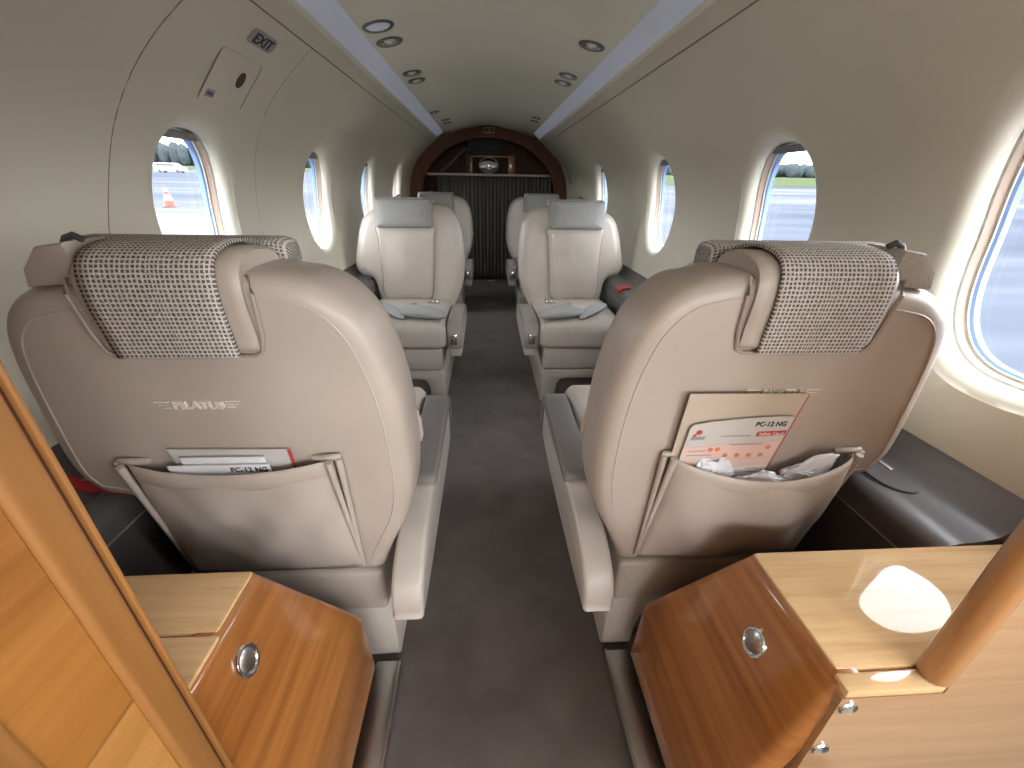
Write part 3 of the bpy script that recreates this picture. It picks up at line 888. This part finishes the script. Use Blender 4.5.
# ------------------------------------------------------------------ forward cabinets and partitions
YF = .225
_pl = {}
def plain_once(n, c, r):
    if n not in _pl: _pl[n] = plain(n, c, r)
    return _pl[n]
for side in (-1, 1):
    nm = 'left' if side < 0 else 'right'
    lab = 'low cherry wood cabinet with an oval latch left of the aisle' if side < 0 else 'low cherry wood cabinet right of the aisle with a window reflected in its top'
    t = thing('storage_cabinet', (side*.45, .35, 0), lab, 'cabinet', 'forward cabinets')
    mp = lambda c: Vector((side*c.x, c.y, c.z))
    # carcass behind door and top: aft end slopes with the seat back
    bm = NB()
    prism(bm, [(YF+.012, .02), (YF+.012, .475), (.392, .475), (.518, .215), (.518, .02)], .346, .636, lambda u, v, d: Vector((d, u, v)), .004, 2, mp)
    bm_obj('carcass', bm, M['wood_dark'], t)
    # worktop
    bm = NB()
    ysplit = .244 if side > 0 else .318
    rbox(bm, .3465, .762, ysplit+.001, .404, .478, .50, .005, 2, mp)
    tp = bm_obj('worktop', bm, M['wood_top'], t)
    bm = NB(); rbox(bm, .3425, .72 if side < 0 else .4545, YF-.002 if side > 0 else YF+.002, ysplit-.001, .486 if side > 0 else .476, .4985, .003, 2, mp)
    bm_obj('worktop_edge', bm, M['wood_top'], t)
    # door: upper face leaning in, lower face upright, thick rounded edges
    def dx(z): return .340-(.500-z)*.2286 if z > .22 else .276-(.22-z)*.04
    bm = NB()
    def ring(ins, dep):
        pts = []
        zs = [.055+(.498-.055)*k/14 for k in range(15)]
        ya = lambda z: YF+.004
        yb = lambda z: .402+(.5-max(z, .215))*.46
        z_in = lambda z: min(max(z, .055+ins), .498-ins)
        L = [(ya(z)+ins, z_in(z)) for z in zs]
        R_ = [(yb(z)-ins, z_in(z)) for z in zs[::-1]]
        return [Vector((dx(z)+dep, y, z)) for y, z in L+R_]
    rs = [ring(0, .030), ring(0, .012), ring(.003, .005), ring(.008, .0012), ring(.015, 0)]
    base = ring(.015, 0); cy_ = .33
    for s in (.66, .33, 0):
        rs.append([Vector((p.x, (p.y-cy_)*s+cy_, p.z)) for p in base])
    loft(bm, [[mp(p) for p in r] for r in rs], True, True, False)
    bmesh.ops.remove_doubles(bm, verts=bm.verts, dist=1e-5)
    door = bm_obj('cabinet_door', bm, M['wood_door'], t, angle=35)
    # latch
    zc, yc = (.445, .318) if side < 0 else (.425, .322)
    fx = Vector((0, .9, 0)); fy = Vector((side*.2286, 0, 1)).normalized()
    c = Vector((side*(dx(zc)-.0015), yc, zc))
    if fx.cross(fy).x*side > 0: fx = -fx
    bm = NB(); disc(bm, c, fx, fy*1.06, [(.0205, -.004), (.0205, .001), (.019, .003), (.0165, .003), (.0155, .001)])
    la = bm_obj('latch', bm, M['chrome'], door)
    bm = NB(); disc(bm, c, fx, fy*1.06, [(.0155, -.002), (.0152, .001), (.012, .0032), (.006, .0042), (.0005, .0045)])
    bm_obj('latch_button', bm, M['steel'], la)
    # metal sill along the aisle
    bm = NB(); rbox(bm, .229, .282, .05, .56, .001, .022, .003, 2, mp)
    rbox(bm, .226, .231, .05, .56, .001, .028, .0015, 2, mp)
    bm_obj('metal_sill', bm, M['steel'], t)
    # front panel with its push buttons
    bm = NB()
    rbox(bm, .340, .66 if side < 0 else .4549, YF-.002, YF+.010, .02, .475 if side < 0 else .4858, 0, 1, mp)
    fp = bm_obj('front_panel', bm, M['wood_panel'], t)
    if side > 0:
        for (bx, bz) in ((.352, .470), (.351, .385)):
            bm = NB(); disc(bm, Vector((bx, YF-.0025, bz)), (1, 0, 0), (0, 0, 1), [(.0105, -.002), (.0105, .001), (.009, .0025), (.0075, .0015)], 24)
            bt = bm_obj('push_button', bm, M['chrome'], fp)
            bm = NB(); disc(bm, Vector((bx, YF-.0025, bz)), (1, 0, 0), (0, 0, 1), [(.0075, -.001), (.0072, .0012), (.001, .0016)], 24)
            bm_obj('button_face', bm, plain_once('button_gray', (.22, .24, .30), .35), bt)

    # partition between cabin and entry
    pl = 'tall maple wood partition with a rounded edge trim, nearest the camera on the left' if side < 0 else 'cherry partition with a round post, standing on the right cabinet'
    p = thing('partition', (side*.45, .35, 0), pl, 'partition')
    if side < 0:
        # its long face looks across the aisle; the trimmed edge stands at its aft end
        bm = NB(); rbox(bm, -.322, -.3025, -.30, .1920, .6125, 1.2, .001, 1)
        bm_obj('panel', bm, M['wood_left'], p)
        bm = NB(); rbox(bm, -.322, -.3025, -.30, .1920, 0, .6118, .001, 1)
        set_props(bm_obj('lower_panel', bm, M['wood_left_pale'], p), 'paler maple panel')
        bm = NB(); rbox(bm, -.330, -.2985, .1915, .2195, 0, 1.2, .0055, 4)
        bm_obj('edge_trim', bm, M['wood_trim'], p)
        bm = NB(); rbox(bm, -.330, -.2985, .2215, .2255, 0, 1.2, .0014, 2)
        bm_obj('edge_bead', bm, M['wood_trim'], p)
        bm = NB(); rbox(bm, -.328, -.3025, .2190, .2220, 0, 1.198, 0)
        bm_obj('edge_groove', bm, M['wood_dark'], p)
        zs = [1.2*k/20 for k in range(21)]
        poly = [(.326, 0)]+[(min(wx(z), .795)-.006, z) for z in zs]+[(.326, 1.2)]
        bm = NB(); prism(bm, [(-x, z) for x, z in poly], .212, .2245, lambda u, v, d: Vector((u, d, v)))
        bm_obj('aft_panel', bm, M['wood_left'], p)
        bm = NB(); rbox(bm, -.316, -.2985, .094, .1372, 0, 1.1, .003, 2)
        bm_obj('stile', bm, M['wood_trim'], p)
    else:
        zs = [1.2*k/16 for k in range(17)]
        poly = [(.455, 0)]+[(min(wx(z), .795)-.006, z) for z in zs]+[(.455, 1.2)]
        bm = NB(); prism(bm, [(x, z) for x, z in poly], YF-.002, YF+.005, lambda u, v, d: Vector((u, d, v)))
        bm_obj('panel', bm, M['wood_panel'], p)
        bm = NB()
        loft(bm, [[Vector((.449+.0145*math.cos(a), .236+.0145*math.sin(a), z)) for a in [2*PI*k/24 for k in range(24)]] for z in (.5005, .9, 1.2)], True, True, True)
        bm_obj('post', bm, M['wood_post'], p)


# ------------------------------------------------------------------ ceiling lamps, signs, wall fittings
CS = [(.418, 1.4085), (.38, 1.416), (.30, 1.432), (.22, 1.447), (.12, 1.464)]
def cz(x):
    x = abs(x)
    for (a, za), (b, zb) in zip(CS, CS[1:]):
        if b <= x <= a: return za+(zb-za)*(a-x)/(a-b)
    return 1.41
def ceil_frame(x):
    s = -1 if x < 0 else 1
    tx = Vector((1, 0, -s*.2)).normalized()
    ty = Vector((0, 1, 0))
    return tx, ty
def lamp(x, y, label, kind='spot', r=.034):
    s = -1 if x < 0 else 1
    tx, ty = ceil_frame(x)
    c = Vector((x, y, cz(x)))
    ex, ey = -tx, ty           # normal points down into the cabin
    t = thing('reading_light' if kind == 'spot' else 'ceiling_lamp', c, label, 'light', 'ceiling downlights' if kind == 'spot' else None)
    bm = NB(); disc(bm, c, ex, ey, [(r, -.004), (r, .0025), (r*.92, .005), (r*.80, .0045), (r*.76, .001), (r*.74, -.002)], 28)
    bz = bm_obj('bezel', bm, M['gunmetal'], t)
    if kind == 'spot':
        bm = NB(); disc(bm, c, ex, ey, [(r*.75, -.002), (r*.72, .0028), (r*.45, .0005), (r*.30, -.0015)], 24)
        bm_obj('reflector', bm, M['chrome'], t)
        bm = NB(); disc(bm, c, ex, ey, [(r*.30, -.002), (r*.30, .0025), (r*.2, .005), (r*.04, .006)], 16)
        bm_obj('bulb', bm, M['white'], t)
    else:
        bm = NB(); disc(bm, c, ex, ey, [(r*.76, -.002), (r*.74, .0018), (r*.4, .003), (r*.02, .0035)], 24)
        bm_obj('lens', bm, M['strip'], t)
lamp(-.369, 1.70, 'large round ceiling lamp with a pale lens, foremost on the left', 'lamp', .051)
lamp(-.366, 1.86, 'small chrome reading light just behind the large pale ceiling lamp', r=.048)
lamp(-.362, 2.32, 'front one of the second left pair of chrome ceiling lights', r=.044)
lamp(-.362, 2.47, 'rear one of the second left pair of chrome ceiling lights', r=.044)
lamp(.353, 1.83, 'single chrome ceiling light foremost on the right', r=.048)
lamp(.351, 2.29, 'front one of the second right pair of chrome ceiling lights', r=.044)
lamp(.350, 2.43, 'rear one of the second right pair of chrome ceiling lights', r=.044)
lamp(-.385, 3.42, 'lone small ceiling light at the far left before the curtain')
lamp(-.345, 3.86, 'front one of the last left pair of ceiling lights')
lamp(-.345, 4.03, 'rear one of the last left pair of ceiling lights')
lamp(.352, 3.62, 'front one of the last right pair of ceiling lights')
lamp(.356, 3.78, 'rear one of the last right pair of ceiling lights')

def wall_frame(side, y, z):
    a = Vector((side*wx(z-.01), y, z-.01)); b = Vector((side*wx(z+.01), y, z+.01))
    up = (b-a).normalized()
    ex = Vector((0, 1, 0)) if side < 0 else Vector((0, -1, 0))
    n = ex.cross(up)
    return Vector((side*wx(z), y, z)), ex, up, n
def plate(bm, c, ex, ey, n, pts, h0, h1, r=.0008):
    prism(bm, pts, h0, h1, lambda u, v, d: c+ex*u+ey*v+n*d, r, 1)
# exit sign
c, ex, up, n = wall_frame(-1, 1.332, 1.283)
t = thing('exit_sign', c, 'small gray EXIT sign high on the left wall', 'sign')
bm = NB(); plate(bm, c, ex, up, n, [(p.x, p.y) for p in rrect(-.060, .060, -.020, .020, .014)], -.003, .0025); bm_obj('plaque', bm, M['placard'], t)
bm_obj('lettering', text_bm('EXIT', .038, c-ex*.043-up*.0132+n*.0030, ex, up, .0006, 0, .0006, 'LEFT', .086), M['placard_ink'], t)
# emergency handle cover
c, ex, up, n = wall_frame(-1, 1.315, 1.196)
t = thing('emergency_release_cover', c, 'square cream access cover with a dark red oval below the exit sign', 'access panel')
bm = NB()
q = rrect(-.093, .093, -.072, .070, .012)
plate(bm, c, ex, up, n, [(p.x, p.y) for p in q], -.004, .0035); bm_obj('cover_plate', bm, M['wall'], t)
bm = NB(); tube(bm, [c+ex*p.x+up*p.y+n*.0030 for p in q], .0016, 6, True); bm_obj('edge_gap', bm, M['seam'], t)
ho = c+ex*.033+up*.012+n*.0034
bm = NB(); disc(bm, ho, ex*1.1, up*1.45, [(.015, -.001), (.015, .0008), (.013, .0012), (.002, .0012)], 24); bm_obj('pull_recess', bm, M['oxblood'], t)
bm = NB(); pc = c-ex*.058-up*.045+n*.0034
plate(bm, pc, ex, up, n, [(p.x, p.y) for p in rrect(-.017, .017, -.010, .010, .004)], -.001, .0012); bm_obj('placard', bm, M['placard'], t)
bm_obj('lettering', text_bm('PULL', .011, pc-ex*.0125-up*.004+n*.0015, ex, up, .0004, 0, .0002, 'LEFT', .025), M['placard_ink'], t)
# grab handle near the rear bulkhead
bm = NB()
pts = [Vector((wx(z)-.022*math.sin(PI*k/10)**.5, 4.33, z)) for k, z in ((k, 1.245-.26*k/10) for k in range(11))]
tube(bm, pts, .011, 8)
top('grab_handle', bm, M['steel'], 'curved metal grab handle on the right wall near the curtain', 'handle')

# red webbing tabs on the ledges
def strap(pts, w, th, label, name='red_strap'):
    bm = NB(); rows = []
    for p in pts:
        p = Vector(p)
        rows.append([p+Vector((0, -w/2, 0)), p+Vector((0, w/2, 0)), p+Vector((0, w/2, th)), p+Vector((0, -w/2, th))])
    loft(bm, rows, True, True, True)
    return top(name, bm, M['red'], label, 'strap', 'red straps')
strap([(-.741, .585, .5155), (-.72, .583, .504), (-.69, .582, .500), (-.665, .583, .4985), (-.648, .585, .490)], .022, .004, 'red webbing strap across the left ledge beside the front seat')
strap([(.690, .605, .500), (.675, .603, .499), (.655, .60, .494), (.645, .60, .482)], .02, .006, 'small red tab on the right ledge beside the storage lid')
strap([(-.70, 2.10, .500), (-.675, 2.10, .499), (-.655, 2.10, .494), (-.6415, 2.10, .482)], .06, .006, 'small red tab on the left ledge beside the middle seat')
strap([(.70, 2.08, .500), (.675, 2.08, .499), (.655, 2.08, .494), (.6415, 2.08, .482)], .06, .006, 'small red tab on the right ledge beside the middle seat')

# ------------------------------------------------------------------ rear bulkhead
YB = 4.6
def arch_in(k):  # points of the inner edge, k in 0..1 from left foot over the top to the right foot
    return k
outer = [(-wx(z)+.003, z) for z in [0, .2, .4, .6, .8, .9, 1.0, 1.08, 1.15, 1.21, 1.26, 1.30, 1.34]]
topo = [(-.455, 1.385), (-.40, 1.392), (-.34, 1.404), (-.25, 1.432), (-.16, 1.450), (-.08, 1.466), (0, 1.472)]
outer = outer+topo
inner = [(-.52, 0), (-.58, .2), (-.63, .4), (-.66, .6), (-.675, .8), (-.668, .9), (-.645, 1.0), (-.605, 1.08), (-.555, 1.15), (-.49, 1.21), (-.43, 1.255), (-.37, 1.29), (-.32, 1.312),
         (-.28, 1.327), (-.24, 1.338), (-.20, 1.347), (-.15, 1.358), (-.10, 1.365), (-.05, 1.369), (0, 1.371)]
O_ = outer+[(-x, z) for x, z in outer[::-1][1:]]
I_ = inner+[(-x, z) for x, z in inner[::-1][1:]]
bh = thing('bulkhead_arch', (0, YB, 0), 'dark cherry wood arch framing the baggage bay at the cabin rear', 'bulkhead')
bm = NB()
loft(bm, [[Vector((x, YB+.05, z)) for x, z in O_], [Vector((x, YB, z)) for x, z in O_], [Vector((x*1.0, YB-.004, z)) for x, z in [(a[0]*.35+b[0]*.65, a[1]*.35+b[1]*.65) for a, b in zip(O_, I_)]], [Vector((x, YB, z)) for x, z in I_], [Vector((x, YB+.05, z)) for x, z in I_]], False)
bm_obj('frame', bm, M['wood_aft'], bh, angle=50)
# cross shelf
bm = NB(); rbox(bm, -.645, .665, YB+.052, YB+.45, 1.044, 1.064, .003, 2)
sf = top('shelf', bm, plain_once('pale_shelf_edge', (.52, .50, .46), .4), 'pale edged shelf across the rear above the gray curtain', 'shelf')
# screen
t = thing('monitor', (0, YB+.10, 1.23), 'black monitor at the top of the rear arch', 'monitor')
bm = NB(); rbox(bm, -.205, .185, YB+.07, YB+.12, 1.235, 1.405, .008, 3); bm_obj('casing', bm, M['dark'], t)
bm = NB(); rbox(bm, -.19, .17, YB+.066, YB+.071, 1.25, 1.39, .002, 2); bm_obj('screen', bm, plain_once('screen_glass', (.006, .006, .007), .55), t)
bm = NB(); rbox(bm, -.03, .01, YB+.12, 5.26, 1.30, 1.36, .004, 2); bm_obj('bracket', bm, M['dark'], t)
# small twin pane sign on top of the arch
t = thing('indicator_sign', (.005, YB-.01, 1.415), 'small framed indicator sign at the crown of the rear arch', 'sign')
bm = NB(); rbox(bm, -.045, .055, YB-.022, YB+.002, 1.408, 1.458, .004, 2); bm_obj('frame', bm, plain_once('sign_frame', (.45, .36, .25), .4), t)
bm = NB(); rbox(bm, -.037, .001, YB-.025, YB-.02, 1.416, 1.450, .002, 2); rbox(bm, .009, .047, YB-.025, YB-.02, 1.416, 1.450, .002, 2); bm_obj('pane', bm, M['dark'], t)
# wooden back box under the monitor
bm = NB()
rbox(bm, -.235, -.205, YB+.16, YB+.30, 1.065, 1.30, .004, 2)
top('upright_divider', bm, M['darkgray'], 'dark upright divider left of the monitor', 'divider')
bm = NB()
prism(bm, [(-.50, 1.070), (-.46, 1.066), (-.205, 1.285), (-.235, 1.300)], YB+.10, YB+.13, lambda u, v, d: Vector((u, d, v)), .003, 1)
top('diagonal_strut', bm, M['darkgray'], 'dark diagonal strut at the left inside the rear arch', 'strut')
bm = NB(); rbox(bm, -.10+.30, .27, YB+.20, YB+.26, 1.065, 1.235, .004, 2); rbox(bm, -.20, -.165, YB+.20, YB+.26, 1.065, 1.235, .004, 2); rbox(bm, -.16, .195, YB+.20, YB+.26, 1.215, 1.234, .003, 2)
t = top('wooden_surround', bm, wood('surround_cherry', (.32, .12, .03), (.46, .19, .055), (.55, .25, .08), 'z'), 'lighter wooden surround below the monitor', 'frame')
# convex polished mirror with a steel rim
t = thing('tray_mirror', (-.005, YB+.19, 1.066), 'round polished mirror on the rear shelf below the monitor', 'mirror')
bm = NB(); disc(bm, Vector((.0, YB+.17, 1.142)), (1.35, 0, 0), (0, 0, 1), [(.075, -.012), (.077, .0), (.073, .006), (.069, .004)], 32); bm_obj('rim', bm, M['steel'], t)
bm = NB(); disc(bm, Vector((.0, YB+.17, 1.142)), (1.35, 0, 0), (0, 0, 1), [(.070, .0), (.066, .006), (.05, .013), (.03, .019), (.004, .022)], 32); bm_obj('mirror_face', bm, plain_once('mirror', (.85, .85, .85), .02), t)
M['mirror'] = _pl['mirror']; M['mirror'].node_tree.nodes['Principled BSDF'].inputs['Metallic'].default_value = 1
# curtain
bm = NB(); n = 420
x0, x1 = -.525, .640
for zrow in range(1):
    rows = []
    for z in [1.040, 1.02, .9, .7, .5, .3, .1, .02]:
        row = []
        for i in range(n+1):
            x = x0+(x1-x0)*i/n
            ph = x*2*PI/.040+.8*math.sin(x*9)
            row.append(Vector((x+.004*math.sin(ph*.5+z*3), YB+.085+.009*math.sin(ph)+.006*math.sin(x*13+z*2), z)))
        rows.append(row)
    loft(bm, rows, False)
cu = top('curtain', bm, M['curtain'], 'gray pleated curtain closing the rear of the cabin', 'curtain', angle=80)
s = cu.modifiers.new('thickness', 'SOLIDIFY'); s.thickness = .003
bm = NB(); rbox(bm, -.025, .065, YB-.02, YB+.03, .001, .012, .003, 2)
top('threshold_plate', bm, M['steel'], 'small metal threshold plate on the floor under the curtain', 'plate')

# ------------------------------------------------------------------ outside: apron, grass, trees, cone
SL = .032
def gz(y): return -1.15+SL*y
def gquad(pts, lift):
    bm = NB(); bm.faces.new([bm.verts.new((x, y, gz(y)+lift)) for x, y in pts]); return bm
E_ = 900
struct('ground', gquad([(-E_, -300), (E_, -300), (E_, E_), (-E_, E_)], 0), M['tarmac'])
set_props(top('grass_field', gquad([(3, 78), (E_, 74), (E_, 520), (3, 520)], .05), M['grass'], 'green grass field beyond the apron outside the right windows', 'grass'), kind='stuff')
set_props(top('grass_field', gquad([(-E_, 120), (-3, 150), (-3, 520), (-E_, 520)], .05), M['grass'], 'green grass field beyond the apron outside the left windows', 'grass'), kind='stuff')
set_props(top('concrete_apron', gquad([(-14, 2), (-2.2, 2), (-2.2, 21), (-19.5, 21), (-19.5, 17)], .01), M['concrete'], 'bright pale concrete apron outside the front left window', 'pavement'), kind='structure')
rnd = random.Random(4)
for sgn, yy, lab in ((1, 265, 'hazy wood at the far edge of the field outside the right windows'), (-1, 285, 'hazy wood at the far edge of the field outside the left windows')):
    bm = NB()
    for k in range(260):
        x = sgn*(2+k*1.7+rnd.uniform(-1, 1)); y = yy+rnd.uniform(-9, 9)-abs(x)*.05
        h = rnd.uniform(6.2, 8.0)*(1.5 if sgn < 0 else .95)
        b = bmesh.new(); bmesh.ops.create_icosphere(b, subdivisions=2, radius=1)
        for v in b.verts:
            w = 1+.35*mnoise.noise(v.co*2+Vector((k, 0, 0)))
            v.co = Vector((x+v.co.x*w*3.2, y+v.co.y*w*3, gz(y)+h*.45+v.co.z*w*h*.55))
        add(bm, b)
    top('woodland', bm, M['trees'], lab, 'trees', kind='stuff', angle=70)
# low white vehicles far across the apron
def van(x, y, L, label):
    t = thing('parked_vehicle', (x, y, gz(y)), label, 'vehicle', 'parked vehicles')
    bm = NB(); prism(bm, [(-L/2, .35), (L/2, .35), (L/2, 1.0), (L*.36, 1.15), (L*.22, 1.75), (-L*.46, 1.75), (-L/2, 1.2)], -.9, .9, lambda u, v, d: Vector((x+u, y+d, gz(y)+v)), .08, 2)
    bm_obj('body', bm, M['white'], t)
    bm = NB(); prism(bm, [(-L*.40, 1.18), (L*.33, 1.18), (L*.21, 1.62), (-L*.40, 1.62)], -.92, .92, lambda u, v, d: Vector((x+u, y+d, gz(y)+v)), .02, 1)
    bm_obj('side_window', bm, M['dark'], t)
    for sx in (-.32, .32):
        bm = NB(); 
        for dy in (-.8, .8):
            disc(bm, Vector((x+sx*L, y+dy, gz(y)+.34)), (1, 0, 0), (0, 0, 1), [(.33, -.1), (.33, .1)], 16)
        bm_obj('wheel', bm, M['dark'], t)
for i, (x, y, L) in enumerate([(-74, 100, 5.0), (-66, 101, 5.6), (-58, 103, 4.6), (-82, 99, 4.8)]):
    van(x, y, L, ['white van second from the left across the apron', 'long white van in the middle of the far row across the apron', 'white car at the right end of the far row across the apron', 'white car at the left end of the far row across the apron'][i])
# traffic cone
cx_, cy_ = -16.5, 24.3; cz_ = gz(cy_)
t = thing('traffic_cone', (cx_, cy_, cz_), 'orange and white striped traffic cone on the apron outside the left window', 'traffic cone')
bm = NB(); rbox(bm, cx_-.25, cx_+.25, cy_-.25, cy_+.25, cz_, cz_+.05, .02, 2); bm_obj('base', bm, M['orange'], t)
cone_r = lambda h: .24*(1-h/1.1)+.02
for nme, h0, h1, mt in (('lower_band', .07, .34, 'orange'), ('reflective_band', .34, .58, 'white'), ('middle_band', .58, .76, 'orange'), ('reflective_band', .76, .90, 'white'), ('tip', .90, 1.05, 'orange')):
    bm = NB(); disc(bm, Vector((cx_, cy_, cz_)), (1, 0, 0), (0, 1, 0), [(cone_r(h0), h0), (cone_r(h1), h1)], 20); bm_obj(nme, bm, M[mt], t)

# ------------------------------------------------------------------ light
w = bpy.data.worlds.new('overcast_sky'); scene.world = w; w.use_nodes = True
nt = w.node_tree; bg = nt.nodes['Background']
tc = nt.nodes.new('ShaderNodeTexCoord')
nz = nt.nodes.new('ShaderNodeTexNoise'); nz.inputs['Scale'].default_value = 2.2; nz.inputs['Detail'].default_value = 4
mp_ = nt.nodes.new('ShaderNodeMapping'); mp_.inputs['Scale'].default_value = (1, 1, 3)
lk(nt, tc.outputs['Generated'], mp_.inputs[0]); lk(nt, mp_.outputs[0], nz.inputs['Vector'])
lk(nt, ramp(nt, nz.outputs['Fac'], [(.35, (.88, .92, 1.0)), (.65, (1.0, .99, .97))]), bg.inputs[0])
bg.inputs[1].default_value = 12.0

def portal(side, yc):
    L = bpy.data.lights.new('window_portal', 'AREA'); L.shape = 'RECTANGLE'; L.size = .25; L.size_y = .36
    L.cycles.is_portal = True
    o = bpy.data.objects.new('window_portal', L); COL.objects.link(o)
    o.location = (side*(wx(ZC)+.085), yc, ZC)
    d = Vector((-side, 0, 0))
    o.rotation_euler = d.to_track_quat('-Z', 'Z').to_euler()
for y in LWIN: portal(-1, y)
for y in RWIN: portal(1, y)
for loc, d, sx, sy in (((0, -1.56, 1.04), (0, 1, 0), 1.0, .42), ((.83, -.91, .9), (-1, 0, 0), 1.05, .75)):
    L = bpy.data.lights.new('opening_portal', 'AREA'); L.shape = 'RECTANGLE'; L.size = sx; L.size_y = sy; L.cycles.is_portal = True
    o = bpy.data.objects.new('opening_portal', L); COL.objects.link(o); o.location = loc
    o.rotation_euler = Vector(d).to_track_quat('-Z', 'Z').to_euler()

# ------------------------------------------------------------------ camera
F = 410.; U0, V0 = 512., 384.; VPX, VPY = 486., 184.; ROLL = math.radians(1.0)
dx_, dy_ = VPX-U0, V0-VPY; c_, s_ = math.cos(ROLL), math.sin(ROLL)
ux, uy = c_*dx_-s_*dy_, s_*dx_+c_*dy_
pit = math.atan(uy/F); yaw = math.atan(-ux/math.hypot(F, uy))
FW = Vector((math.sin(yaw)*math.cos(pit), math.cos(yaw)*math.cos(pit), -math.sin(pit)))
r0 = Vector((math.cos(yaw), -math.sin(yaw), 0)); u0 = Vector((math.sin(yaw)*math.sin(pit), math.cos(yaw)*math.sin(pit), math.cos(pit)))
R_ = c_*r0+s_*u0; U_ = -s_*r0+c_*u0
cam = bpy.data.cameras.new('camera'); co = bpy.data.objects.new('camera', cam); COL.objects.link(co)
mw = Matrix((R_, U_, -FW)).transposed().to_4x4(); mw.translation = Vector((-.03, 0, .97))
co.matrix_world = mw
cam.sensor_fit = 'HORIZONTAL'; cam.sensor_width = 36; cam.lens = F/1024*36
cam.clip_start = .01; cam.clip_end = 3000
scene.camera = co

vs = scene.view_settings
scene.display_settings.display_device = 'sRGB'
vs.view_transform = 'Standard'; vs.look = 'None'; vs.gamma = 1; vs.use_curve_mapping = False
vs.exposure = 0.38
scene.cycles.max_bounces = 14; scene.cycles.diffuse_bounces = 8; scene.cycles.transparent_max_bounces = 16
scene.cycles.sample_clamp_indirect = 6
scene.cycles.use_denoising = True
